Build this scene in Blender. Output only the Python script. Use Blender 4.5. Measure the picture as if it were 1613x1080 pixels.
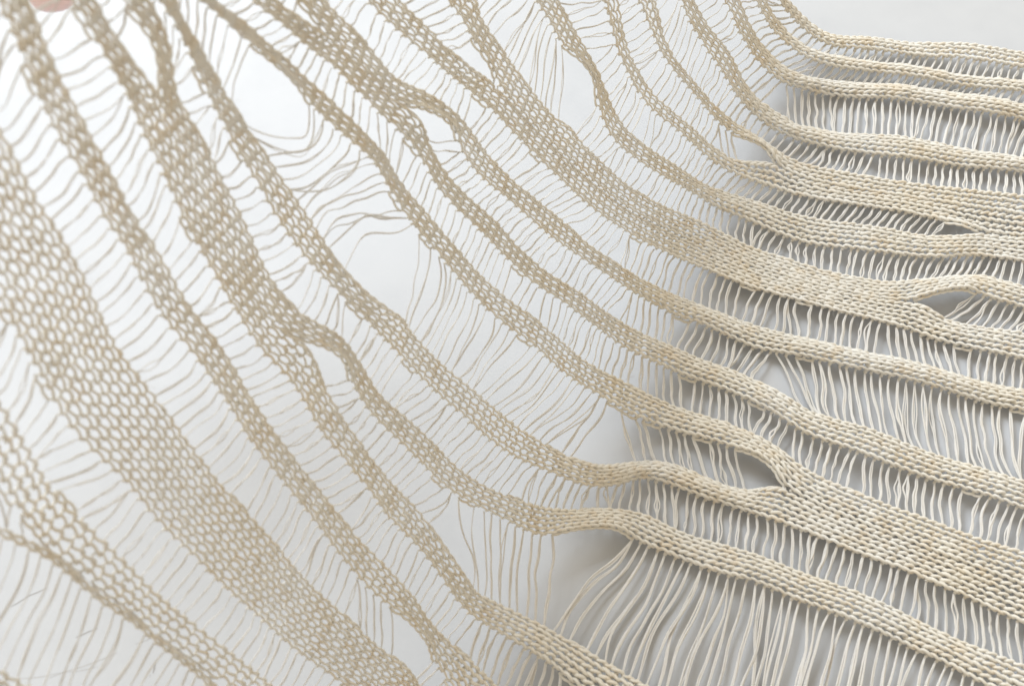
import bpy, math, random
import numpy as np
from mathutils import Vector

# ------------------------------------------------------------------ camera, light, exposure
for o in list(bpy.data.objects):
    bpy.data.objects.remove(o, do_unlink=True)
scene = bpy.context.scene
COL = scene.collection
R = math.radians
PITCH, HFOV = R(60.0), R(43.0)               # camera looks down at the table
DIST = 0.19 / math.tan(HFOV / 2)             # metres from lens to the middle of the picture on the table
IW, IH = 1613.0, 1080.0                      # survey frame used when the cloth was measured
CAM = np.array([0.0, -DIST * math.cos(PITCH), DIST * math.sin(PITCH)])

cam_d = bpy.data.cameras.new('camera')
cam = bpy.data.objects.new('camera', cam_d)
COL.objects.link(cam)
cam.location = CAM
cam.rotation_euler = (math.pi / 2 - PITCH, 0, 0)
cam_d.sensor_fit = 'HORIZONTAL'
cam_d.sensor_width = 36
cam_d.lens = 18 / math.tan(HFOV / 2)
cam_d.clip_start = 0.01
cam_d.clip_end = 50
cam_d.dof.use_dof = True
cam_d.dof.focus_distance = 0.50
cam_d.dof.aperture_fstop = 20
scene.camera = cam

world = bpy.data.worlds.new('World')
scene.world = world
world.use_nodes = True
bg = world.node_tree.nodes['Background']
bg.inputs['Color'].default_value = (1.0, 0.87, 0.67, 1)
bg.inputs['Strength'].default_value = 0.76

def window_lamp(name, loc, target, sx, sy, power, color):
    d = bpy.data.lights.new(name, 'AREA')
    d.shape = 'RECTANGLE'
    d.size, d.size_y = sx, sy
    d.energy = power
    d.color = color
    o = bpy.data.objects.new(name, d)
    o.location = loc
    o.rotation_euler = (Vector(target) - Vector(loc)).to_track_quat('-Z', 'Y').to_euler()
    COL.objects.link(o)
    return o
window_lamp('window_light', (-0.75, 1.30, 1.50), (0.0, 0.0, 0.0), 1.25, 1.0, 56, (0.88, 0.95, 1.0))

vs = scene.view_settings
vs.view_transform = 'Standard'
vs.look = 'None'
vs.exposure = 0.15
vs.gamma = 1.0
scene.cycles.max_bounces = 10
scene.cycles.diffuse_bounces = 6
scene.cycles.transmission_bounces = 6
scene.cycles.use_denoising = True

rng = np.random.default_rng(7)
random.seed(7)

# ------------------------------------------------------------------ materials
def new_mat(name):
    m = bpy.data.materials.new(name)
    m.use_nodes = True
    nt = m.node_tree
    return m, nt, nt.nodes['Principled BSDF'], nt.nodes['Material Output']

def yarn_material(name, col_a, col_b, col_c, transl):
    m, nt, p, out = new_mat(name)
    N, L = nt.nodes, nt.links
    geo = N.new('ShaderNodeTexCoord')
    at = N.new('ShaderNodeAttribute')
    at.attribute_name = 'yarn'
    # slow drift of colour through the cloth, some stitches more tan than others
    big = N.new('ShaderNodeTexNoise')
    big.inputs['Scale'].default_value = 38
    big.inputs['Detail'].default_value = 3
    L.new(geo.outputs['Object'], big.inputs['Vector'])
    small = N.new('ShaderNodeTexNoise')
    small.inputs['Scale'].default_value = 210
    small.inputs['Detail'].default_value = 2
    L.new(geo.outputs['Object'], small.inputs['Vector'])
    r1 = N.new('ShaderNodeValToRGB')
    r1.color_ramp.elements[0].position = 0.38
    r1.color_ramp.elements[1].position = 0.66
    r1.color_ramp.elements[0].color = (*col_a, 1)
    r1.color_ramp.elements[1].color = (*col_b, 1)
    L.new(big.outputs['Fac'], r1.inputs['Fac'])
    r2 = N.new('ShaderNodeValToRGB')
    r2.color_ramp.elements[0].position = 0.52
    r2.color_ramp.elements[1].position = 0.70
    r2.color_ramp.elements[0].color = (0, 0, 0, 1)
    r2.color_ramp.elements[1].color = (0.42, 0.42, 0.42, 1)
    L.new(small.outputs['Fac'], r2.inputs['Fac'])
    mix = N.new('ShaderNodeMix')
    mix.data_type = 'RGBA'
    L.new(r2.outputs['Color'], mix.inputs['Factor'])
    L.new(r1.outputs['Color'], mix.inputs[6])
    mix.inputs[7].default_value = (*col_c, 1)
    # fibres twisted round the strand
    fib = N.new('ShaderNodeTexNoise')
    fib.inputs['Scale'].default_value = 2.6
    fib.inputs['Detail'].default_value = 4
    fib.inputs['Roughness'].default_value = 0.65
    L.new(at.outputs['Vector'], fib.inputs['Vector'])
    bump = N.new('ShaderNodeBump')
    bump.inputs['Strength'].default_value = 0.6
    bump.inputs['Distance'].default_value = 0.0006
    L.new(fib.outputs['Fac'], bump.inputs['Height'])
    L.new(bump.outputs['Normal'], p.inputs['Normal'])
    fr = N.new('ShaderNodeMapRange')
    fr.inputs['From Min'].default_value = 0.3
    fr.inputs['From Max'].default_value = 0.7
    fr.inputs['To Min'].default_value = 0.90
    fr.inputs['To Max'].default_value = 1.05
    L.new(fib.outputs['Fac'], fr.inputs['Value'])
    mul = N.new('ShaderNodeVectorMath')
    mul.operation = 'SCALE'
    L.new(mix.outputs[2], mul.inputs[0])
    L.new(fr.outputs['Result'], mul.inputs['Scale'])
    L.new(mul.outputs['Vector'], p.inputs['Base Color'])
    p.inputs['Roughness'].default_value = 0.75
    p.inputs['Specular IOR Level'].default_value = 0.25
    p.inputs['Sheen Weight'].default_value = 0.12
    p.inputs['Sheen Roughness'].default_value = 0.4
    tr = N.new('ShaderNodeBsdfTranslucent')
    L.new(mul.outputs['Vector'], tr.inputs['Color'])
    ms = N.new('ShaderNodeMixShader')
    ms.inputs['Fac'].default_value = transl
    L.new(p.outputs['BSDF'], ms.inputs[1])
    L.new(tr.outputs['BSDF'], ms.inputs[2])
    L.new(ms.outputs['Shader'], out.inputs['Surface'])
    return m

YARN = yarn_material('cotton_yarn', (0.935, 0.92, 0.885), (0.915, 0.875, 0.795), (0.85, 0.72, 0.53), 0.24)
THREAD = yarn_material('loose_cotton_thread', (0.92, 0.91, 0.90), (0.91, 0.895, 0.87), (0.88, 0.84, 0.77), 0.26)

def table_material():
    m, nt, p, out = new_mat('white_lacquer')
    N, L = nt.nodes, nt.links
    tc = N.new('ShaderNodeTexCoord')
    n1 = N.new('ShaderNodeTexNoise')
    n1.inputs['Scale'].default_value = 7
    n1.inputs['Detail'].default_value = 6
    L.new(tc.outputs['Object'], n1.inputs['Vector'])
    r = N.new('ShaderNodeMapRange')
    r.inputs['From Min'].default_value = 0.35
    r.inputs['From Max'].default_value = 0.7
    r.inputs['To Min'].default_value = 0.38
    r.inputs['To Max'].default_value = 0.50
    L.new(n1.outputs['Fac'], r.inputs['Value'])
    L.new(r.outputs['Result'], p.inputs['Roughness'])
    n2 = N.new('ShaderNodeTexNoise')
    n2.inputs['Scale'].default_value = 55
    n2.inputs['Detail'].default_value = 8
    L.new(tc.outputs['Object'], n2.inputs['Vector'])
    cr = N.new('ShaderNodeValToRGB')
    cr.color_ramp.elements[0].position = 0.25
    cr.color_ramp.elements[0].color = (0.45, 0.468, 0.505, 1)
    cr.color_ramp.elements[1].position = 0.6
    cr.color_ramp.elements[1].color = (0.475, 0.493, 0.53, 1)
    L.new(n2.outputs['Fac'], cr.inputs['Fac'])
    L.new(cr.outputs['Color'], p.inputs['Base Color'])
    b = N.new('ShaderNodeBump')
    b.inputs['Strength'].default_value = 0.06
    b.inputs['Distance'].default_value = 0.0008
    L.new(n2.outputs['Fac'], b.inputs['Height'])
    L.new(b.outputs['Normal'], p.inputs['Normal'])
    p.inputs['Specular IOR Level'].default_value = 0.26
    return m
TABLE = table_material()

def plain(name, col, rough=0.6):
    m, nt, p, out = new_mat(name)
    p.inputs['Base Color'].default_value = (*col, 1)
    p.inputs['Roughness'].default_value = rough
    return m

# ------------------------------------------------------------------ mesh helpers
def link_mesh(name, verts, quads, mat, parent=None, yarn=None, smooth=True):
    me = bpy.data.meshes.new(name)
    nv, nq = len(verts), len(quads)
    me.vertices.add(nv)
    me.vertices.foreach_set('co', np.asarray(verts, np.float32).ravel())
    me.loops.add(nq * 4)
    me.loops.foreach_set('vertex_index', np.asarray(quads, np.int32).ravel())
    me.polygons.add(nq)
    me.polygons.foreach_set('loop_start', np.arange(nq, dtype=np.int32) * 4)
    me.polygons.foreach_set('use_smooth', np.full(nq, smooth))
    if yarn is not None:
        a = me.attributes.new('yarn', 'FLOAT_VECTOR', 'POINT')
        a.data.foreach_set('vector', np.asarray(yarn, np.float32).ravel())
    me.update(calc_edges=True)
    me.validate()
    me.materials.append(mat)
    o = bpy.data.objects.new(name, me)
    COL.objects.link(o)
    if parent is not None:
        o.parent = parent
    return o

def tubes(paths, radii, ref, sides=6, twist=1400.0):
    """paths (K,S,3), radii (K,S), ref (K,S,3) surface normals -> verts, quads, yarn coordinates; ends are closed to a point"""
    K, S, _ = paths.shape
    T = np.gradient(paths, axis=1)
    T /= np.linalg.norm(T, axis=2, keepdims=True) + 1e-12
    side = np.cross(T, ref)
    side /= np.linalg.norm(side, axis=2, keepdims=True) + 1e-9
    up = np.cross(side, T)
    ln = np.concatenate([np.zeros((K, 1)), np.cumsum(np.linalg.norm(np.diff(paths, axis=1), axis=2), axis=1)], 1)
    ln = ln + rng.uniform(0, 1, (K, 1))
    th = np.arange(sides) / sides * 2 * np.pi
    V = paths[:, :, None, :] + radii[:, :, None, None] * (np.cos(th)[None, None, :, None] * side[:, :, None, :] + np.sin(th)[None, None, :, None] * up[:, :, None, :])
    tw = th[None, None, :] + (ln * twist)[:, :, None]
    lnb = np.broadcast_to((ln * 190.0)[:, :, None], tw.shape)
    Y = np.stack([lnb, np.cos(tw) * 1.7, np.sin(tw) * 1.7], -1)
    verts = V.reshape(-1, 3)
    yarn = Y.reshape(-1, 3)
    k, s, a = np.meshgrid(np.arange(K), np.arange(S - 1), np.arange(sides), indexing='ij')
    idx = lambda k, s, a: (k * S + s) * sides + a % sides
    q = np.stack([idx(k, s, a), idx(k, s, a + 1), idx(k, s + 1, a + 1), idx(k, s + 1, a)], -1).reshape(-1, 4)
    return verts, q, yarn

class Bag:
    def __init__(self): self.v, self.q, self.y, self.n = [], [], [], 0
    def add(self, v, q, y):
        self.v.append(v); self.q.append(q + self.n); self.y.append(y); self.n += len(v)
    def build(self, name, mat, parent):
        return link_mesh(name, np.concatenate(self.v), np.concatenate(self.q), mat, parent, np.concatenate(self.y))

# ------------------------------------------------------------------ the shape of the cloth: flat on the table, then bent up to the left
LIFT = 0.006                                   # the knit rides a few millimetres above the table
_f = (IW / 2) / math.tan(HFOV / 2)
_fw = np.array([0, math.cos(PITCH), -math.sin(PITCH)])
_up = np.array([0, math.sin(PITCH), math.cos(PITCH)])
def rays(px):
    px = np.asarray(px, float)
    return _fw + ((px[:, 0] - IW / 2) / _f)[:, None] * np.array([1.0, 0, 0]) - ((px[:, 1] - IH / 2) / _f)[:, None] * _up
def on_plane(px, z=0.0):
    D = rays(px)
    return CAM + ((z - CAM[2]) / D[:, 2])[:, None] * D
_c = on_plane([(1225, 100), (795, 1000)])
FOLD_O = _c[1]
FOLD_E = (_c[0] - _c[1]) / np.linalg.norm(_c[0] - _c[1])
FOLD_N = np.array([-FOLD_E[1], FOLD_E[0], 0])
if FOLD_N[0] > 0: FOLD_N = -FOLD_N
_s = np.linspace(-0.6, 0.7, 2601)
_phi = np.interp(_s, [-0.6, -0.03, 0.02, 0.06, 0.12, 0.2, 0.3], np.radians([0, 0, 56, 60, 64, 72, 73]))
_k = np.hanning(61); _k /= _k.sum()
_phi = np.convolve(np.pad(_phi, 30, 'edge'), _k, 'valid')
_X = np.cumsum(np.cos(_phi)) * (_s[1] - _s[0]); _Z = np.cumsum(np.sin(_phi)) * (_s[1] - _s[0])
_X -= _X[np.argmin(abs(_s))]; _Z -= _Z[0]
def to_cloth(px):
    """picture survey point -> (s, e) on the unrolled cloth"""
    D = rays(px)
    t0 = np.full(len(D), 0.02); t1 = (LIFT * 0 - CAM[2]) / D[:, 2]
    for _ in range(48):
        m = (t0 + t1) / 2
        P = CAM + m[:, None] * D
        above = P[:, 2] > np.interp((P - FOLD_O) @ FOLD_N, _X, _Z) + LIFT
        t0 = np.where(above, m, t0); t1 = np.where(above, t1, m)
    P = CAM + t0[:, None] * D
    return np.stack([np.interp((P - FOLD_O) @ FOLD_N, _X, _s), (P - FOLD_O) @ FOLD_E], 1)
def to_world(s, e, h=0.0):
    """unrolled cloth point, h above the cloth -> world position and cloth normal"""
    s, e = np.asarray(s, float), np.asarray(e, float)
    ph = np.interp(s, _s, _phi)
    nrm = np.cos(ph)[..., None] * np.array([0, 0, 1.0]) - np.sin(ph)[..., None] * FOLD_N
    P = FOLD_O + np.interp(s, _s, _X)[..., None] * FOLD_N + e[..., None] * FOLD_E + (np.interp(s, _s, _Z) + LIFT)[..., None] * np.array([0, 0, 1.0])
    return P + np.asarray(h, float)[..., None] * nrm, nrm
def raised(s):
    t = np.clip((np.asarray(s) + 0.025) / 0.06, 0, 1)
    return t * t * (3 - 2 * t)
BANDS = {
'A': dict(n=2,
 U=[(1205,-40),(1230,0),(1260,30),(1307,59),(1374,62),(1508,70),(1613,85),(1680,96)],
 L=[(1196,-40),(1218,0),(1244,32),(1278,60),(1314,76),(1408,82),(1508,94),(1613,109),(1680,119)]),
'B': dict(n=2,
 U=[(1185,-40),(1207,0),(1230,37),(1260,72),(1287,87),(1341,94),(1441,104),(1542,120),(1613,132),(1680,143)],
 L=[(1165,-40),(1188,0),(1214,44),(1247,79),(1270,97),(1307,109),(1374,113),(1441,121),(1542,137),(1613,148),(1680,159)]),
'C': dict(n=3,
 U=[(1142,-40),(1165,0),(1183,44),(1207,77),(1234,107),(1260,119),(1341,125),(1441,135),(1542,151),(1613,164),(1680,175)],
 L=[(1120,-40),(1140,0),(1163,50),(1190,90),(1217,121),(1240,136),(1307,146),(1408,153),(1475,164),(1575,181),(1613,187),(1680,199)]),
'D': dict(n=3,
 U=[(1078,-40),(1096,0),(1117,44),(1150,87),(1180,134),(1214,174),(1247,194),(1307,204),(1408,214),(1508,228),(1613,246),(1680,258)],
 L=[(1056,-40),(1073,0),(1090,40),(1117,90),(1150,137),(1183,169),(1217,199),(1250,216),(1307,231),(1408,248),(1508,259),(1613,268),(1680,277)]),
'E': dict(n=2,
 U=[(1006,-40),(1022,0),(1042,60),(1072,107),(1093,134),(1123,164),(1157,191),(1187,214),(1217,239),(1260,257),(1307,266),(1408,284),(1508,296),(1613,306),(1680,314)],
 L=[(975,-40),(990,0),(1009,40),(1035,80),(1062,117),(1100,161),(1130,191),(1163,219),(1187,228),(1207,241),(1222,262),(1270,284),(1341,298),(1408,308),(1508,324),(1613,340),(1680,350)]),
'F': dict(n=2,
 U=[(968,-40),(971,0),(974,33),(985,80),(1009,110),(1035,147),(1062,175),(1100,212),(1133,239),(1160,256),(1190,264),(1222,264),(1270,286),(1341,300),(1408,310),(1508,326),(1613,342),(1680,352)],
 L=[(944,-40),(947,0),(958,50),(972,94),(999,131),(1025,167),(1056,198),(1080,222),(1107,245),(1140,268),(1173,285),(1207,297),(1274,313),(1341,323),(1408,333),(1475,346),(1508,358),(1540,366),(1613,374),(1680,382)]),
'G': dict(n=3,
 U=[(845,-40),(875,0),(895,20),(912,50),(932,84),(948,121),(962,161),(985,197),(1019,231),(1049,254),(1073,270),(1107,288),(1157,305),(1207,321),(1274,338),(1341,352),(1395,360),(1441,367),(1491,377),(1520,377),(1545,369),(1613,376),(1680,384)],
 L=[(806,-40),(835,0),(855,27),(881,64),(908,90),(928,114),(940,147),(947,184),(969,221),(1002,251),(1035,278),(1073,297),(1107,313),(1140,331),(1190,351),(1207,360),(1260,380),(1307,389),(1361,397),(1408,403),(1475,407),(1525,402),(1575,407),(1613,413),(1680,424)]),
'H': dict(n=3,
 U=[(712,-40),(734,3),(754,33),(774,60),(794,87),(818,114),(841,147),(875,187),(902,208),(942,248),(975,281),(1009,305),(1049,325),(1073,334),(1107,350),(1140,367),(1183,390),(1240,407),(1291,424),(1341,435),(1391,444),(1441,442),(1491,435),(1542,433),(1613,450),(1680,466)],
 L=[(672,-40),(691,0),(721,33),(738,64),(754,97),(774,124),(806,159),(841,198),(875,231),(908,262),(950,300),(992,331),(1061,367),(1120,393),(1183,420),(1286,450),(1385,470),(1440,473),(1475,465),(1508,458),(1535,460),(1550,468),(1580,477),(1613,485),(1680,503)]),
'I': dict(n=3,
 U=[(595,-40),(630,0),(650,23),(674,47),(697,74),(721,97),(744,117),(770,127),(804,162),(838,200),(873,233),(906,264),(948,302),(990,333),(1060,369),(1119,395),(1182,422),(1285,452),(1384,473),(1440,479),(1485,497),(1542,511),(1613,521),(1680,534)],
 L=[(550,-40),(583,0),(607,30),(634,60),(657,80),(684,104),(714,124),(741,141),(774,174),(808,211),(841,244),(875,278),(908,308),(942,338),(975,360),(1009,380),(1042,397),(1073,410),(1107,424),(1140,437),(1183,454),(1230,467),(1281,480),(1331,494),(1374,504),(1425,517),(1475,532),(1525,544),(1575,557),(1613,566),(1680,581)]),
'J': dict(n=3,
 U=[(485,-40),(515,0),(540,28),(560,47),(580,70),(600,100),(624,124),(650,131),(674,144),(694,161),(714,177),(734,201),(758,228),(788,258),(814,285),(841,308),(868,328),(901,351),(935,387),(968,414),(999,434),(1035,450),(1073,467),(1116,484),(1167,501),(1214,514),(1260,527),(1307,541),(1358,551),(1408,561),(1458,574),(1508,588),(1558,598),(1613,609),(1680,623)],
 L=[(448,-40),(479,0),(496,27),(514,52),(547,80),(570,107),(600,139),(628,162),(657,167),(684,181),(704,198),(714,214),(721,241),(741,264),(768,288),(794,305),(818,328),(848,355),(881,380),(908,397),(942,424),(975,450),(1009,467),(1042,484),(1073,500),(1107,509),(1140,524),(1180,541),(1220,552),(1257,557),(1307,571),(1358,581),(1408,591),(1458,604),(1508,618),(1558,631),(1613,643),(1680,659)]),
'K': dict(n=3,
 U=[(405,-40),(432,0),(469,37),(496,58),(512,54),(545,82),(568,109),(598,141),(625,165),(647,201),(664,224),(684,254),(707,281),(727,305),(754,328),(781,352),(818,387),(841,410),(868,434),(895,454),(925,474),(958,497),(992,517),(1025,534),(1073,551),(1116,568),(1157,581),(1190,601),(1224,624),(1260,643),(1307,658),(1358,673),(1408,691),(1458,708),(1501,722),(1558,740),(1613,757),(1680,779)],
 L=[(350,-40),(392,0),(422,23),(459,54),(479,74),(522,102),(540,120),(557,141),(580,161),(600,184),(617,204),(637,231),(657,254),(677,285),(697,311),(721,335),(741,355),(774,387),(801,410),(828,434),(851,457),(881,477),(908,501),(942,521),(975,548),(1009,564),(1042,578),(1073,591),(1123,604),(1167,625),(1207,645),(1234,661),(1260,681),(1301,698),(1341,712),(1408,737),(1451,750),(1508,767),(1558,784),(1613,804),(1680,828)]),
'L': dict(n=3,
 U=[(292,-40),(338,0),(375,27),(412,60),(449,90),(485,124),(519,157),(540,182),(567,214),(594,241),(614,268),(634,295),(661,321),(687,354),(714,387),(741,414),(768,440),(801,470),(835,501),(868,527),(902,554),(935,578),(969,594),(1009,614),(1052,631),(1073,641),(1123,658),(1173,678),(1217,698),(1234,711),(1260,733),(1307,757),(1358,777),(1408,797),(1458,814),(1508,834),(1558,851),(1613,867),(1680,887)],
 L=[(278,-40),(318,0),(352,29),(385,64),(408,89),(442,114),(469,143),(492,169),(516,199),(540,220),(567,244),(590,268),(607,295),(630,328),(652,357),(671,383),(694,407),(714,430),(741,460),(768,487),(801,521),(835,548),(868,578),(902,601),(942,624),(958,638),(985,651),(1025,665),(1073,679),(1123,695),(1167,712),(1197,724),(1220,741),(1236,768),(1299,801),(1400,841),(1499,879),(1613,923),(1680,947)]),
'M': dict(n=3,
 U=[(252,-40),(271,0),(288,33),(308,67),(331,104),(355,141),(378,177),(402,208),(425,241),(449,278),(469,311),(492,348),(512,377),(540,421),(553,447),(577,470),(607,494),(634,506),(650,524),(681,551),(707,574),(741,604),(774,634),(808,661),(841,685),(878,711),(908,729),(942,737),(992,730),(1015,722),(1042,722),(1073,731),(1107,747),(1140,760),(1183,771),(1236,772),(1298,804),(1399,844),(1498,882),(1613,926),(1680,950)],
 L=[(228,-40),(249,0),(268,24),(286,62),(301,96),(321,134),(341,171),(365,203),(385,236),(408,278),(425,318),(443,356),(469,392),(492,420),(516,442),(540,466),(567,497),(590,524),(617,551),(644,574),(674,601),(701,628),(731,655),(761,685),(798,713),(818,724),(841,735),(868,745),(895,758),(918,766),(945,767),(975,763),(1009,748),(1035,753),(1073,768),(1107,780),(1140,790),(1183,805),(1217,820),(1257,834),(1301,851),(1324,862),(1374,881),(1425,899),(1475,921),(1525,943),(1575,968),(1613,983),(1680,1012)]),
'N': dict(n=3,
 U=[(206,-40),(226,0),(244,30),(260,67),(269,110),(277,144),(295,181),(319,214),(335,248),(352,285),(372,321),(390,358),(405,393),(418,424),(439,454),(462,484),(489,504),(516,517),(540,538),(557,561),(577,588),(597,618),(627,645),(654,668),(684,695),(707,717),(731,740),(758,760),(788,777),(818,788),(861,799),(908,802),(958,799),(1009,804),(1042,818),(1073,834),(1123,851),(1173,866),(1224,884),(1274,904),(1324,921),(1358,934),(1408,954),(1458,978),(1491,995),(1542,1018),(1613,1045),(1680,1072)],
 L=[(150,-40),(185,0),(203,31),(218,57),(231,84),(240,124),(250,152),(266,188),(284,226),(310,290),(348,364),(384,437),(418,488),(446,518),(471,537),(487,537),(506,547),(526,561),(543,588),(560,618),(580,645),(604,671),(627,695),(651,717),(681,747),(707,770),(738,790),(754,800),(788,817),(818,834),(841,845),(862,845),(885,836),(925,831),(958,830),(992,841),(1006,853),(1042,866),(1073,878),(1107,893),(1147,907),(1183,915),(1224,931),(1267,951),(1307,964),(1341,978),(1391,998),(1435,1018),(1475,1035),(1508,1055),(1535,1072),(1600,1105)]),
'O': dict(n=3,
 U=[(118,-40),(138,0),(151,30),(171,60),(187,94),(201,117),(221,141),(246,155),(264,190),(282,228),(308,292),(346,366),(382,439),(415,490),(443,520),(466,543),(479,574),(499,598),(516,624),(532,651),(560,695),(580,723),(607,753),(637,777),(664,800),(677,827),(687,854),(704,881),(724,914),(743,930),(774,944),(808,961),(841,978),(875,998),(908,1015),(958,1041),(1009,1071),(1075,1108),(1200,1172),(1400,1272),(1620,1380)],
 L=[(76,-40),(100,0),(114,22),(134,60),(151,89),(174,123),(194,153),(211,188),(231,228),(248,261),(268,301),(285,341),(297,364),(315,397),(338,437),(365,480),(385,514),(405,551),(432,581),(459,614),(482,648),(502,685),(531,719),(560,757),(584,784),(607,814),(640,841),(664,867),(681,891),(697,921),(721,954),(748,976),(781,995),(808,1013),(841,1031),(875,1055),(902,1076),(945,1108),(1080,1190),(1290,1305),(1510,1420)]),
'P': dict(n=3,
 U=[(16,-40),(35,0),(50,30),(70,64),(90,104),(110,141),(131,177),(151,221),(167,254),(187,295),(208,335),(220,360),(231,363),(248,390),(268,427),(291,474),(318,514),(341,547),(368,588),(395,624),(429,668),(462,717),(489,753),(516,784),(540,813),(567,847),(597,881),(624,914),(654,948),(681,984),(707,1008),(734,1031),(774,1068),(815,1108)],
 L=[(-36,-40),(-17,0),(3,33),(23,70),(40,107),(60,144),(77,177),(94,211),(110,241),(131,278),(147,315),(166,354),(177,363),(201,397),(224,447),(248,494),(278,537),(305,571),(331,608),(362,645),(385,681),(413,717),(442,757),(469,790),(495,820),(519,851),(540,880),(567,918),(594,948),(620,963),(642,984),(667,1010),(683,1041),(698,1068),(722,1108)]),
'Q': dict(n=6,
 U=[(-110,30),(-60,110),(-30,160),(7,214),(27,248),(47,288),(67,325),(90,358),(114,400),(137,437),(161,484),(187,534),(214,574),(241,614),(268,655),(295,695),(316,719),(348,760),(378,794),(402,820),(432,854),(459,884),(495,918),(538,958),(573,995),(607,1025),(640,1055),(657,1072),(690,1108)],
 L=[(-190,190),(-140,270),(-60,395),(0,487),(27,527),(44,561),(64,588),(84,621),(104,658),(134,701),(152,719),(184,750),(214,784),(244,824),(278,854),(308,881),(335,914),(362,938),(395,964),(422,984),(452,1011),(485,1038),(522,1065),(575,1108)]),
'R': dict(n=2,
 U=[(-120,470),(-60,545),(0,628),(17,648),(33,681),(54,712),(66,724),(82,757),(114,787),(141,817),(167,844),(194,871),(221,901),(254,934),(288,961),(325,991),(368,1028),(418,1065),(470,1108)],
 L=[(-140,600),(-70,680),(0,758),(13,778),(27,800),(50,826),(76,854),(109,881),(140,907),(173,934),(207,957),(241,988),(275,1015),(307,1038),(335,1060),(383,1103)]),
'S': dict(n=1,
 U=[(-120,738),(-60,793),(0,827),(33,841),(74,862),(106,887),(136,914),(169,941),(203,962),(237,994),(271,1021),(303,1043),(331,1066),(379,1108)],
 L=[(-127,758),(-67,813),(0,846),(33,860),(74,880),(104,903),(134,929),(167,957),(201,977),(234,1008),(268,1035),(300,1058),(327,1081),(374,1121)]),
'T': dict(n=2,
 U=[(-120,990),(-40,1030),(0,1050),(60,1085),(120,1120),(320,1235)],
 L=[(-140,1030),(-60,1078),(-10,1108),(40,1140),(90,1170),(290,1290)]),
}
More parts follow.
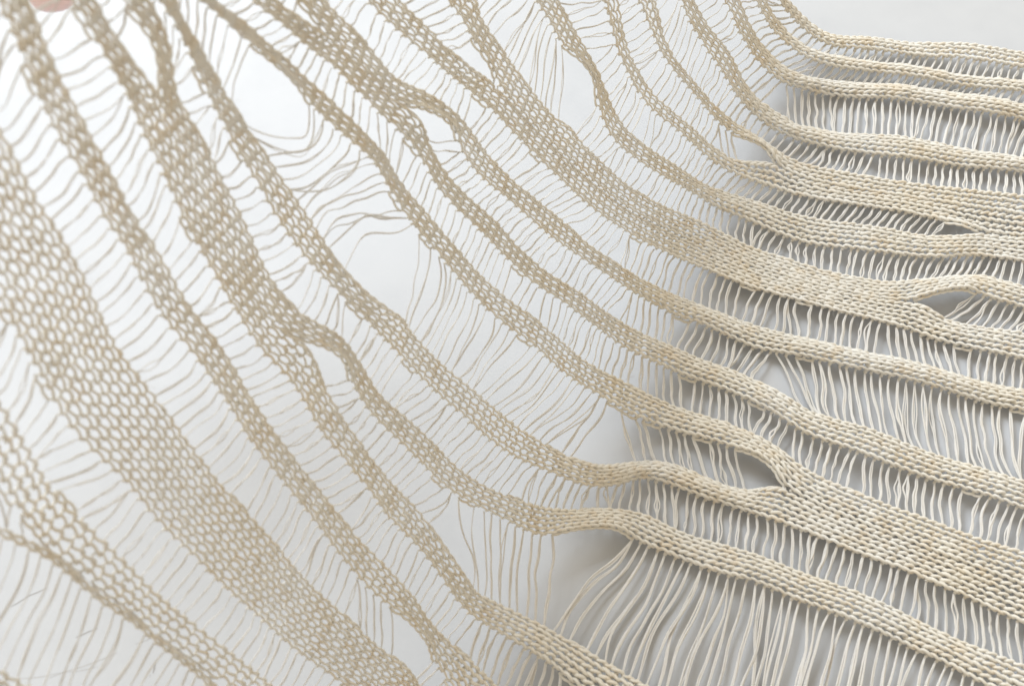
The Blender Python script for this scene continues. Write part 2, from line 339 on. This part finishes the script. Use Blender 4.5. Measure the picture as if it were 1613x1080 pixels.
GAPS = [
 ('A','B',[('tight',(1196,1172),(1218,1195),(1260,1245),(1300,1283),(1408,1402),(1608,1599),(1680,1671))]),
 ('B','C',[('tight',(1166,1143),(1195,1170),(1235,1207),(1270,1240),(1307,1290),(1408,1400),(1613,1605),(1680,1671))]),
 ('C','D',[('loose',(1122,1090),(1140,1112),(1163,1133),(1190,1163),(1230,1197)),('tight:1.04',(1240,1250),(1307,1305),(1374,1365),(1441,1430),(1518,1505),(1575,1557),(1680,1658))]),
 ('D','E',[('loose',(1056,1020),(1073,1042),(1100,1072),(1130,1108),(1173,1152),(1207,1193)),('tight',(1215,1200),(1260,1240),(1341,1327),(1441,1428),(1575,1566),(1680,1672))]),
 ('E','F',[('loose',(980,970),(1002,977),(1035,1010),(1073,1055),(1100,1090),(1130,1122),(1152,1160)),('short',(1222,1222),(1270,1270),(1613,1613),(1680,1680))]),
 ('F','G',[('loose',(946,870),(951,905),(960,925),(972,948),(990,965),(1009,985),(1040,1019)),('tight',(1045,1024),(1080,1058),(1140,1125),(1183,1170),(1240,1220),(1341,1324),(1440,1420),(1488,1466)),('short',(1545,1547),(1613,1614),(1680,1680))]),
 ('G','H',[('tight',(806,745),(820,765),(836,790),(846,815),(866,845),(881,872),(893,882)),('tight',(943,906),(960,930),(985,962),(1009,985),(1042,1022),(1073,1055),(1140,1128),(1190,1175),(1234,1219),(1307,1296),(1408,1399),(1535,1530),(1680,1674))]),
 ('H','I',[('tight',(675,632),(700,655),(712,672),(724,688),(739,702)),('short',(776,772),(841,838),(950,948),(1183,1182),(1385,1384),(1440,1440)),('tight',(1538,1487),(1552,1512),(1588,1568),(1613,1599),(1680,1668))]),
 ('I','J',[('tight:0.95',(552,512),(583,555),(617,600),(657,643),(690,674),(727,708),(774,748),(841,806),(908,868),(942,912),(995,978),(1042,1028),(1073,1058),(1113,1100),(1197,1187),(1260,1258),(1321,1322),(1428,1433),(1548,1546),(1680,1677))]),
 ('J','K',[('loose',(452,408),(470,440),(483,447)),('short',(514,512),(547,545),(570,568),(600,598),(626,624)),('tight',(714,660),(719,670),(722,680),(728,694),(741,709),(768,735),(794,757),(818,781),(858,829),(905,875),(985,957),(1015,1002),(1073,1056),(1117,1095),(1150,1130),(1214,1190)),('tight:1.0',(1231,1264),(1252,1283),(1270,1295),(1304,1325),(1337,1351),(1371,1381),(1461,1470),(1552,1556),(1680,1680))]),
 ('K','L',[('loose',(352,310),(395,366),(422,394),(459,433),(490,470)),('tight:0.95',(500,480),(522,510),(556,542),(597,584),(668,656),(754,740),(794,780),(871,854),(942,927),(985,978),(1062,1061),(1110,1107),(1170,1165),(1227,1214),(1321,1316),(1421,1413),(1535,1523),(1680,1668))]),
 ('L','M',[('tight',(285,275),(325,320),(345,336),(365,352),(388,366)),('sag',(484,397),(503,409)),('wavy',(509,433),(530,452),(558,465)),('arc',(566,471),(592,489),(622,503),(640,518),(651,537)),('wavy',(664,637),(677,645),(701,661)),('loose',(706,665),(722,676),(748,708),(808,752),(841,775),(888,822),(928,855),(942,873),(956,891)),('tight:0.9',(981,1008),(998,1019),(1046,1060),(1083,1101),(1126,1144),(1155,1182)),('short',(1237,1237),(1299,1298),(1400,1399),(1613,1613),(1680,1680))]),
 ('M','N',[('loose',(232,212),(250,232),(268,255),(298,271),(328,290),(365,333),(395,354),(425,376),(449,408),(489,440),(512,475),(536,518),(564,546),(590,565)),('tight:1.04',(595,569),(630,595),(687,638),(727,687),(770,728),(818,775),(865,840),(902,890),(952,948),(1009,998),(1030,1031),(1083,1076),(1150,1138),(1217,1206),(1317,1305),(1431,1431),(1518,1524),(1600,1608),(1680,1688))]),
 ('N','O',[('loose',(155,120),(175,150),(196,175)),('short',(252,248),(310,308),(384,382),(446,443)),('loose',(545,500),(552,510),(565,525),(580,545),(604,572),(640,600),(681,635),(707,655),(720,672)),('tight:1.04',(733,744),(768,768),(801,795),(835,826),(866,857)),('tight:1.1',(993,874),(1004,893),(1017,913),(1030,932),(1062,975),(1117,1035),(1174,1120),(1230,1180),(1320,1270),(1420,1375),(1580,1540))]),
 ('O','P',[('loose',(78,25),(100,60),(134,87),(160,110),(200,152),(247,198),(292,254),(340,298),(388,346),(445,396),(502,452),(545,505),(583,552)),('tight',(590,558),(664,625),(690,663),(717,692),(748,728),(808,782),(870,850),(930,905))]),
 ('P','Q',[('loose',(-36,-100),(-10,-60),(23,-30),(74,17),(110,54),(157,97),(207,158),(248,194),(311,254),(378,320),(442,398),(502,466)),('tight',(508,474),(553,546),(577,577),(607,608)),('tight',(684,655),(700,672))]),
 ('Q','R',[('loose',(-150,-110),(0,-60),(44,2),(87,38),(154,86),(214,166),(288,246),(362,328),(452,424),(540,505))]),
 ('R','S',[('tight',(-130,-115),(-60,-50),(0,5),(40,38)),('tight:0.55',(75,75),(170,170),(380,378))]),
 ('S','T',[('loose',(-100,-130),(0,-70),(74,-10),(104,22),(173,95),(330,230))]),
]
# ------------------------------------------------------------------ knit bands
ANG = R(7.2)
MDIR = np.array([-math.cos(ANG), math.sin(ANG)])          # direction of the stitch columns on the unrolled cloth (towards the table end)
MDIR = np.array([-math.cos(ANG), math.sin(ANG)])
MPERP = np.array([-MDIR[1], MDIR[0]])
def densify(pl, step=4.0):
    pl = np.array(pl, float)
    d = np.r_[0, np.cumsum(np.hypot(*np.diff(pl, axis=0).T))]
    q = np.arange(0, d[-1], step)
    return np.stack([np.interp(q, d, pl[:, 0]), np.interp(q, d, pl[:, 1])], 1)
def smooth(a, w):
    k = np.exp(-0.5 * (np.arange(-3 * w, 3 * w + 1) / w) ** 2); k /= k.sum()
    p = np.concatenate([2 * a[0] - a[3 * w:0:-1], a, 2 * a[-1] - a[-2:-3 * w - 2:-1]])
    return np.stack([np.convolve(p[:, i], k, 'valid') for i in range(a.shape[1])], 1)
EXT_A, EXT_B = 0.06, 0.15                                # the cloth runs on past the frame
def edge_curve(pl, ext=EXT_A):
    px = smooth(densify(pl), 3)
    u = to_cloth(px)
    tau, w = u @ MDIR, u @ MPERP
    tau = np.maximum.accumulate(tau + np.arange(len(tau)) * 1e-7)
    # run on past the picture
    tau = np.r_[tau[0] - ext, tau, tau[-1] + EXT_B]
    w = np.r_[w[0], w, w[-1]]
    x = np.r_[px[0, 0] - 250 * ext / EXT_A, px[:, 0], px[-1, 0] + 640]
    return tau, w, x
def course_pitch(s):
    r = raised(s)
    return 0.0031 * (1 - r) + 0.0038 * r

class Band: pass
bands = {}
for key, b in BANDS.items():
    B = Band(); B.key = key; B.n = b['n']
    ext = 0.12 if key in 'QRST' else EXT_A
    tu, wu, xu = edge_curve(b['U'], ext); tl, wl, xl = edge_curve(b['L'], ext)
    t = np.arange(max(tu[0], tl[0]) - 0.01, min(tu[-1], tl[-1]) + 0.01, 0.0008)
    U = np.interp(t, tu, wu); L = np.interp(t, tl, wl); Cw = (U + L) / 2
    sl = smooth(np.gradient(Cw, t)[:, None], 10)[:, 0]
    sl = np.clip(sl, -0.55, 0.55)
    # points of the edges at right angles to the band
    half = (U - L) / 2
    tU = t - sl * half; tL = t + sl * half
    U = np.interp(tU, tu, wu); L = np.interp(tL, tl, wl)
    ctr = np.stack([t, Cw], 1)
    arc = np.r_[0, np.cumsum(np.hypot(*np.diff(ctr, axis=0).T))]
    PU = tU[:, None] * MDIR + U[:, None] * MPERP
    PL = tL[:, None] * MDIR + L[:, None] * MPERP
    sC = (PU[:, 0] + PL[:, 0]) / 2
    v = np.r_[0, np.cumsum(np.diff(arc) / course_pitch(sC[1:]))]
    B.vmax = int(v[-1]) - 2
    grid = np.arange(0, B.vmax + 2, 0.125)
    f = lambda a: np.stack([np.interp(grid, v, a[:, 0]), np.interp(grid, v, a[:, 1])], 1)
    B.g, B.PU, B.PL = grid, smooth(f(PU), 4), smooth(f(PL), 4)
    B.w = np.hypot(*(B.PU - B.PL).T)
    B.xU = np.interp(np.interp(grid, v, tU), tu, xu); B.xL = np.interp(np.interp(grid, v, tL), tl, xl)
    B.jit = rng.normal(size=(B.vmax + 6, B.n + 2, 4))
    B.hoff = rng.uniform(-0.001, 0.0012)
    B.ph = rng.uniform(0, 6.28, 3)
    bands[key] = B

for B in bands.values(): B.m = np.zeros(len(B.g))
for up, lo, segs in GAPS:                                 # where two bands are still knitted together their edges coincide
    for seg in segs:
        if seg[0] != 'short': continue
        X, Y = bands[up], bands[lo]
        mx = ((X.xL > seg[1][0]) & (X.xL < seg[-1][0] + 2000 * (seg[-1][0] > 1600))).astype(float)
        my = ((Y.xU > seg[1][1]) & (Y.xU < seg[-1][1] + 2000 * (seg[-1][1] > 1600))).astype(float)
        mx = smooth(mx[:, None], 12)[:, 0]; my = smooth(my[:, None], 12)[:, 0]
        tx, wx = X.PL @ MDIR, X.PL @ MPERP; ty, wy = Y.PU @ MDIR, Y.PU @ MPERP
        nx = wx + mx * (np.interp(tx, ty, wy) - wx) / 2; ny = wy + my * (np.interp(ty, tx, wx) - wy) / 2
        X.PL = tx[:, None] * MDIR + nx[:, None] * MPERP; Y.PU = ty[:, None] * MDIR + ny[:, None] * MPERP
        X.m = np.maximum(X.m, mx); Y.m = np.maximum(Y.m, my)
for B in bands.values():
    B.cU = np.ones(len(B.g)); B.cL = np.ones(len(B.g))
for up, lo, segs in GAPS:                                 # free rims round the dropped-stitch holes roll up a little
    X, Y = bands[up], bands[lo]
    for seg in segs:
        X.cL[(X.xL > seg[1][0] - 6) & (X.xL < seg[-1][0] + 6)] = 0
        Y.cU[(Y.xU > seg[1][1] - 6) & (Y.xU < seg[-1][1] + 6)] = 0
for B in bands.values():
    inside = (B.xU > -20) & (B.xU < 1633)
    B.cU = smooth((B.cU * inside)[:, None], 7)[:, 0]; B.cL = smooth((B.cL * inside)[:, None], 7)[:, 0]
bands['A'].cU *= 0.3; bands['S'].cU *= 0; bands['S'].cL *= 0
for B in bands.values(): B.w = np.hypot(*(B.PU - B.PL).T)
WALE = 0.0038                                            # relaxed width of one stitch column
def band_point(B, u, v, h):
    """(u columns across, v courses along, h above the cloth) -> s, e, h"""
    vi = np.clip(v, 0, B.g[-1])
    ax = [np.interp(vi, B.g, B.PU[:, i]) for i in (0, 1)]
    bx = [np.interp(vi, B.g, B.PL[:, i]) for i in (0, 1)]
    w = np.interp(vi, B.g, B.w)
    q = u / B.n
    s = ax[0] + (bx[0] - ax[0]) * q; e = ax[1] + (bx[1] - ax[1]) * q
    rs = raised(s)
    # a squeezed band buckles upwards, a relaxed one lying on the table arches a little
    nominal = B.n * WALE
    squeeze = np.clip(1 - w / nominal, 0, 0.8)
    arch = nominal * 0.30 * np.sqrt(squeeze) * 0.8 + (1 - rs) * 0.0012
    arch = np.minimum(arch, 0.0042) * (1 - 0.8 * rs)
    mm = 1 - np.interp(vi, B.g, B.m)
    arch = arch * mm
    hh = h + arch * (1 - (2 * q - 1) ** 2) - arch * 0.45
    eL = np.clip(q * 2 - 1, 0, 1.2); eU = np.clip(1 - q * 2, 0, 1.2)
    hh = hh + 0.0030 * (np.interp(vi, B.g, B.cL) * eL ** 1.5 + np.interp(vi, B.g, B.cU) * eU ** 1.5)
    wav = 0.0011 * np.sin(v * 0.21 + B.ph[0]) + 0.0008 * np.sin(v * 0.47 + B.ph[1])
    hh = hh + (B.hoff + wav) * (0.7 + 0.3 * rs) * mm
    return s, e, hh

def jitter(B, u, v, c):
    j = np.clip(np.round(v).astype(int), 0, B.jit.shape[0] - 1)
    i = np.clip(np.floor(u).astype(int), 0, B.n); f = np.clip(u - i, 0, 1); f = f * f * (3 - 2 * f)
    return B.jit[j, i, c] * (1 - f) + B.jit[j, i + 1, c] * f

def yarn_path(B, u0, j, t):
    """one course of knitting: t runs 0..2pi over each stitch; returns world points, normals, radius"""
    j = j + 0 * t
    uu = u0 + t / (2 * np.pi)
    s0, _, _ = band_point(B, uu, j, 0 * t)
    rs = raised(s0)
    A = (0.80 - 0.12 * rs) * (1 + 0.065 * jitter(B, uu, j, 1))
    a = 0.19 + 0.01 * rs
    u = uu + a * np.sin(2 * t)
    v = j - A * np.cos(t) + 0.075 * jitter(B, uu, j, 0)
    rad = 0.00062 * (1 - rs) + 0.00036 * rs
    h = -0.00072 * np.cos(2 * t) * (1.0 - 0.2 * rs) + 0.00018 * jitter(B, uu, j, 2)
    s, e, hh = band_point(B, u, v, h)
    P, n = to_world(s, e, hh)
    return P, n, rad * (1 + 0.09 * jitter(B, uu, j, 3))

fabric = bpy.data.objects.new('knitted_cloth', None)
fabric.empty_display_size = 0.02
COL.objects.link(fabric)
fabric['label'] = 'cream open knitted cloth with long dropped-stitch ladders, bent up off the white table'
fabric['category'] = 'knitted cloth'

SEG = 18
tt = np.linspace(0, 2 * np.pi, SEG + 1)
col_bags = {}
for key, B in bands.items():
    J = np.arange(1, B.vmax)
    for i in range(B.n):
        bag = Bag()
        T, JJ = np.meshgrid(tt, J)
        P, n, rad = yarn_path(B, float(i), JJ, T)
        rad = rad * (1 + 0.07 * rng.normal(size=rad.shape).cumsum(1) * 0.25)
        # squeezed stitches flatten
        bag.add(*tubes(P, rad, n, 6))
        col_bags[(key, i)] = bag
    B.endU = [yarn_path(B, 0.0, float(j), np.array([0.0]))[0][0] for j in range(B.vmax + 1)]
    B.endL = [yarn_path(B, float(B.n - 1), float(j), np.array([2 * np.pi]))[0][0] for j in range(B.vmax + 1)]
    # direction in which the yarn leaves the band
    B.usedU = np.zeros(B.vmax + 1, bool); B.usedL = np.zeros(B.vmax + 1, bool)

def end_se(B, lower, j):
    u = np.array([float(B.n) if lower else 0.0]); v = np.array([j - (0.80 - 0.12 * float(raised(band_point(B, u, np.array([float(j)]), np.zeros(1))[0][0]))) + 0.075 * jitter(B, u, np.array([float(j)]), 0)[0]])
    s, e, h = band_point(B, u, v, np.array([-0.00072]))
    return s[0], e[0], h[0]
def v_of_x(B, lower, x):
    return float(np.interp(x, np.maximum.accumulate(B.xL if lower else B.xU), B.g)) + 0.82

threads = []                                              # (length on picture, verts, quads, yarn)
def px_of(P):
    d = P - CAM
    z = d @ _fw
    return np.array([IW / 2 + d[0] / z * _f, IH / 2 - (d @ _up) / z * _f])
def make_thread(p0, p1, style, seed, co):
    """p0, p1 = (s, e, h); loose strand of several plies between two bands; co = drift shared with its neighbours"""
    r = np.random.default_rng(seed)
    S = 15 if style != 'short' else 5
    q = np.linspace(0, 1, S)
    a, b = np.array(p0), np.array(p1)
    L = np.hypot(*(b - a)[:2])
    base = a[None] * (1 - q[:, None]) + b[None] * q[:, None]
    d = (b - a)[:2] / (L + 1e-9); perp = np.array([-d[1], d[0]])
    rs = float(raised((a[0] + b[0]) / 2))
    bell = 4 * q * (1 - q)
    if style != 'short':
        k = 1.9 if style in ('wavy', 'sag', 'arc') else 1.0
        c = co + r.normal(size=4) * 0.45
        off = L * k * (c[0] * 0.030 * bell + c[1] * 0.020 * np.sin(2 * np.pi * q) + c[2] * 0.008 * np.sin(3 * np.pi * q) + c[3] * 0.006 * np.sin(5 * np.pi * q + 1) * bell)
        base[:, :2] += off[:, None] * perp
    # weight: on the slope it hangs towards the fold, on the flat it sags to the table
    sag = {'short': 0.0, 'tight': 0.02, 'loose': 0.06, 'wavy': 0.17, 'arc': -0.09, 'sag': 0.42}[style]
    hang = bell if style != 'wavy' else 4 * q ** 0.75 * (1 - q ** 0.75)
    base[:, 0] -= rs * L * sag * hang * (0.8 + 0.4 * r.random())
    base[:, 2] -= (1 - rs) * np.minimum(0.0022, L * 0.10) * bell * r.uniform(0.2, 1.1)
    base[:, 2] += rs * L * 0.03 * r.normal() * bell
    P, n = to_world(base[:, 0], base[:, 1], base[:, 2])
    P[:, 2] = np.maximum(P[:, 2], 0.0009)
    T = np.gradient(P, axis=0); T /= np.linalg.norm(T, axis=1, keepdims=True)
    side = np.cross(T, n); side /= np.linalg.norm(side, axis=1, keepdims=True) + 1e-9
    plies = 2 if (style == 'short' or rs > 0.6) else 3
    rp = (0.00030 * (1 - rs) + 0.000165 * rs) * r.uniform(0.85, 1.15)
    if style == 'short': rp = rp * 1.3
    ends = np.minimum(1, np.minimum(q, 1 - q) * 6)
    turns = r.uniform(0.3, 1.0) * L / 0.02; ph = r.uniform(0, 6.28)
    split = style != 'short' and r.random() < 0.35
    cpos, wd = r.uniform(0.25, 0.8), r.uniform(0.12, 0.3)
    wide = r.uniform(0.4, 1.7) * (0.00055 if rs < 0.5 else 0.0004) * np.exp(-((q - cpos) / wd) ** 2) * ends
    paths, rad = [], []
    for m_ in range(plies):
        ang = ph + 2 * np.pi * m_ / plies + q * turns * 2 * np.pi * 0.35
        sep = rp * 0.85 * (0.4 + 0.6 * ends)
        Q = P + (sep * np.cos(ang))[:, None] * side * 1.25 + (sep * np.sin(ang) * 0.7)[:, None] * n
        if style != 'short':
            Q = Q + (np.interp(q, np.linspace(0, 1, 5), r.normal(size=5)) * 0.00010 * ends)[:, None] * side
            if split and m_ == 0: Q = Q + wide[:, None] * side
            if split and m_ == 1: Q = Q - 0.6 * wide[:, None] * side
        paths.append(Q)
        rad.append(rp * (1 + 0.13 * np.interp(q, np.linspace(0, 1, 6), r.normal(size=6))))
    v_, q_, y_ = tubes(np.array(paths), np.array(rad), np.stack([n] * plies), 5, 700.0)
    pa, pb = px_of(P[0]), px_of(P[-1]); pm = px_of(P[S // 2])
    inside = (-5 < pm[0] < IW + 5) and (-5 < pm[1] < IH + 5)
    threads.append(((np.hypot(*(pa - pb)) if inside else 0.0) if style != 'short' else -1.0, v_, q_, y_))

seed = 0
for up, lo, segs in GAPS:
    X, Y = bands[up], bands[lo]
    for si, seg in enumerate(segs):
        style, ties = seg[0], list(seg[1:])
        if si == len(segs) - 1 and ties[-1][0] > 1560 and ties[-1][1] > 1500: ties.append((min(X.xL[-1], 2300), min(Y.xU[-1], 2290)))
        if si == 0 and ties[0][0] < BANDS[up]['L'][0][0] + 12: ties.insert(0, (ties[0][0] - 225, ties[0][1] - 225))
        style, _, dn = style.partition(':'); dn = float(dn or 1)
        xs = [a for a, _ in ties]
        vu = [v_of_x(X, True, a) for a, _ in ties]; vl = [v_of_x(Y, False, b) for _, b in ties]
        n_u = int(round(vu[-1] - vu[0])); n_l = int(round(vl[-1] - vl[0]))
        cnt = max(n_u, n_l) if style == 'short' else max(1, int(round((n_u + n_l) / 2 * dn)))
        kn = max(2, cnt // 5 + 2)
        drift = rng.normal(size=(kn, 4)) * 0.8
        for k in range(cnt + 1):
            f = k / max(1, cnt)
            # even steps along the mean of both edges
            m = [(p + q_) / 2 for p, q_ in zip(vu, vl)]
            mv = m[0] + f * (m[-1] - m[0])
            a = np.interp(mv, m, vu); b = np.interp(mv, m, vl)
            ja = int(np.clip(round(a), 1, X.vmax - 1)); jb = int(np.clip(round(b), 1, Y.vmax - 1))
            X.usedL[ja] = True; Y.usedU[jb] = True
            seed += 1
            make_thread(end_se(X, True, ja), end_se(Y, False, jb), style, seed, np.array([np.interp(f * (kn - 1), np.arange(kn), drift[:, i]) for i in range(4)]))

# selvedge: courses that carry no strand turn back into the next course
def edge_turns(B, lower):
    used = B.usedL if lower else B.usedU
    bag = col_bags[(B.key, B.n - 1 if lower else 0)]
    paths, norms, rads = [], [], []
    for j in range(1, B.vmax - 1):
        if used[j] and used[j + 1]: continue
        a, b = np.array(end_se(B, lower, j)), np.array(end_se(B, lower, j + 1))
        q = np.linspace(0, 1, 7)
        d = (b - a)[:2]; out = np.array([-d[1], d[0]]) * 0.10
        u = B.PL if lower else B.PU; w = B.PU if lower else B.PL
        gi = min(int(j * 8), len(B.g) - 1)
        if np.dot(out, (u - w)[gi]) < 0: out = -out
        base = a[None] * (1 - q[:, None]) + b[None] * q[:, None]
        base[:, :2] += out * np.sin(np.pi * q)[:, None]
        P, n = to_world(base[:, 0], base[:, 1], base[:, 2])
        rs = float(raised(a[0]))
        paths.append(P); norms.append(n); rads.append(np.full(7, 0.00056 * (1 - rs) + 0.00038 * rs))
    if paths:
        bag.add(*tubes(np.array(paths), np.array(rads), np.array(norms), 6))
for B in bands.values():
    if B.key == 'S': continue
    edge_turns(B, True); edge_turns(B, False)

for key, B in bands.items():
    root = bpy.data.objects.new('knit_band', None)
    root.empty_display_size = 0.01
    COL.objects.link(root); root.parent = fabric
    for i in range(B.n):
        col_bags[(key, i)].build('stitch_column', YARN, root)

# loose fibres standing off the yarn
def fuzz(count):
    r = np.random.default_rng(99)
    keys = list(bands); wts = np.array([bands[k].n * bands[k].vmax for k in keys], float); wts /= wts.sum()
    S = 5; q = np.linspace(0, 1, S)
    P_, N_ = [], []
    for k in r.choice(len(keys), count, p=wts):
        B = bands[keys[k]]
        u0 = r.uniform(-0.05, B.n + 0.05); v0 = r.uniform(2, B.vmax - 2)
        s, e, h = band_point(B, np.array([u0]), np.array([v0]), np.array([0.0003]))
        L = r.uniform(0.0012, 0.004); a = r.uniform(0, 2 * np.pi); bend = r.normal() * 1.4; lift = r.uniform(-0.1, 0.7)
        ang = a + bend * q
        ds = np.cumsum(np.cos(ang)) * L / S; de = np.cumsum(np.sin(ang)) * L / S
        P, n = to_world(s + ds, e + de, h + lift * L * q * (1.2 - 0.5 * q))
        P[:, 2] = np.maximum(P[:, 2], 0.0004)
        P_.append(P); N_.append(n)
    P_, N_ = np.array(P_), np.array(N_)
    rad = np.broadcast_to(np.linspace(0.000038, 0.00002, S), P_.shape[:2])
    o = link_mesh('yarn_fuzz', *tubes(P_, rad, N_, 3)[:2], THREAD, fabric)
    o['kind'] = 'stuff'
fuzz(5200)

order = sorted(range(len(threads)), key=lambda i: -threads[i][0])
for i in order[:300]:
    _, v_, q_, y_ = threads[i]
    link_mesh('loose_thread', v_, q_, THREAD, fabric, y_)
rest = Bag()
for i in order[300:]:
    rest.add(*threads[i][1:])
o = rest.build('ladder_threads', THREAD, fabric)
o['kind'] = 'stuff'
# ------------------------------------------------------------------ table
def slab(name, x0, x1, y0, y1, z0, z1, mat):
    import bmesh
    bm = bmesh.new()
    bmesh.ops.create_cube(bm, size=1)
    for v in bm.verts:
        v.co = ((x0 + x1) / 2 + v.co.x * (x1 - x0), (y0 + y1) / 2 + v.co.y * (y1 - y0), (z0 + z1) / 2 + v.co.z * (z1 - z0))
    bmesh.ops.bevel(bm, geom=[e for e in bm.edges], offset=0.004, segments=3, affect='EDGES', profile=0.6)
    me = bpy.data.meshes.new(name); bm.to_mesh(me); bm.free()
    me.materials.append(mat)
    o = bpy.data.objects.new(name, me); COL.objects.link(o)
    return o
table = slab('table_top', -0.9, 0.9, -0.7, 0.9, -0.03, 0.0, TABLE)
table['kind'] = 'structure'
table['label'] = 'glossy white table top under the knitted cloth'
# ---- marks on the lacquer: fine scratches, lint and specks lying where the photo shows them
def strip(pts, width, z=0.00006):
    P = on_plane(pts)
    v, q = [], []
    for i, a in enumerate(P):
        d = P[min(i + 1, len(P) - 1)] - P[max(i - 1, 0)]
        d /= np.linalg.norm(d); s = np.array([-d[1], d[0], 0]) * width * (0.5 if 0 < i < len(P) - 1 else 0.15)
        v += [a + s + (0, 0, z), a - s + (0, 0, z)]
    for i in range(len(P) - 1): q.append((2 * i, 2 * i + 1, 2 * i + 3, 2 * i + 2))
    return np.array(v), np.array(q)
DARK = plain('scratch_grime', (0.33, 0.33, 0.34), 0.7)
GREY = plain('faint_scratch', (0.42, 0.42, 0.43), 0.6)
def mark(pts, width, mat):
    v, q = strip(pts, width)
    link_mesh('scratch', v, q, mat, table)
mark([(17, 955), (28, 949), (45, 938), (60, 932), (74, 925)], 0.00035, DARK)
mark([(119, 1003), (132, 998), (140, 994), (154, 989)], 0.0004, DARK)
mark([(241, 1060), (243, 1052), (245, 1044)], 0.0007, DARK)
mark([(236, 1066), (237, 1062)], 0.0004, DARK)
mark([(78, 1067), (100, 1058), (130, 1049), (160, 1038), (185, 1027)], 0.00025, GREY)
mark([(108, 1058), (130, 1055), (155, 1049)], 0.0002, GREY)
mark([(212, 1014), (225, 1010), (240, 1003)], 0.0002, GREY)
mark([(30, 1068), (60, 1066), (100, 1058)], 0.0002, GREY)
mark([(1465, 648), (1480, 664), (1495, 682), (1504, 700)], 0.0003, GREY)
mark([(1378, 604), (1390, 616), (1398, 628)], 0.0003, GREY)
mark([(826, 438), (829, 440)], 0.0007, GREY)
mark([(814, 446), (816, 447)], 0.0006, GREY)
mark([(842, 396), (844, 398)], 0.0007, GREY)
mark([(985, 598), (992, 594), (1000, 592)], 0.0004, GREY)
mark([(815, 432), (817, 434)], 0.0008, GREY)
mark([(1144, 564), (1146, 566)], 0.0009, DARK)
mark([(1202, 559), (1206, 562), (1212, 564)], 0.0008, GREY)

# ------------------------------------------------------------------ hand behind the raised edge, upper left
def hand():
    m, nt, p, out = new_mat('skin')
    N, L = nt.nodes, nt.links
    n = N.new('ShaderNodeTexNoise'); n.inputs['Scale'].default_value = 90
    r = N.new('ShaderNodeValToRGB')
    r.color_ramp.elements[0].color = (0.84, 0.64, 0.66, 1); r.color_ramp.elements[1].color = (0.88, 0.70, 0.72, 1)
    L.new(n.outputs['Fac'], r.inputs['Fac']); L.new(r.outputs['Color'], p.inputs['Base Color'])
    p.inputs['Roughness'].default_value = 0.5
    p.inputs['Subsurface Weight'].default_value = 0.2
    p.inputs['Subsurface Radius'].default_value = (0.01, 0.004, 0.003)
    # frame of the hand: f = along the fingers (down in the picture), l = across the knuckles, b = away from the lens
    D = rays([(68, 74)])[0]
    P0 = CAM + D * (HAND_DEPTH / (D @ _fw))
    f = -_up * 0.97 + _fw * 0.10; f /= np.linalg.norm(f)
    l = np.array([-1.0, 0, 0]); bk = np.cross(f, l); bk /= np.linalg.norm(bk)
    if bk @ _fw < 0: bk = -bk
    H = lambda a, b_, c: tuple(P0 + f * a + l * b_ + bk * c)
    verts, edges, rad = [], [], []
    def add(p_, r_, prev=None):
        verts.append(p_); rad.append(r_)
        if prev is not None: edges.append((prev, len(verts) - 1))
        return len(verts) - 1
    wrist = add(H(-0.175, 0.032, 0.02), 0.024)
    palm = add(H(-0.125, 0.032, 0.02), 0.026, wrist)
    for k, (off, ln, curl) in enumerate([(0.0, 0.074, 0.000), (0.021, 0.082, 0.004), (0.042, 0.076, 0.008), (0.061, 0.060, 0.010)]):
        tip = -0.006 - (0.0, 0.006, 0.010, 0.022)[k]
        kn = add(H(tip - ln, off, 0.012), 0.0105, palm)
        a1 = add(H(tip - ln * 0.52, off, 0.002 + curl), 0.0086, kn)
        a2 = add(H(tip - ln * 0.24, off, 0.004 + curl), 0.0078, a1)
        add(H(tip - 0.004, off, 0.010 + curl), 0.0062, a2)
    t1 = add(H(-0.110, -0.012, 0.030), 0.013, palm)
    t2 = add(H(-0.075, -0.024, 0.040), 0.0105, t1)
    add(H(-0.048, -0.022, 0.044), 0.0085, t2)
    me = bpy.data.meshes.new('hand'); me.from_pydata(verts, edges, [])
    o = bpy.data.objects.new('hand', me); COL.objects.link(o)
    md = o.modifiers.new('skin', 'SKIN'); md.use_smooth_shade = True
    for i, sv in enumerate(me.skin_vertices[0].data):
        sv.radius = (rad[i], rad[i] * 0.92); sv.use_root = (i == 1)
    s = o.modifiers.new('sub', 'SUBSURF'); s.levels = s.render_levels = 2
    me.materials.append(m)
    o['label'] = 'blurred pink fingertip behind the raised cloth at the upper left corner'
    o['category'] = 'hand'
HAND_DEPTH = 0.34
hand()
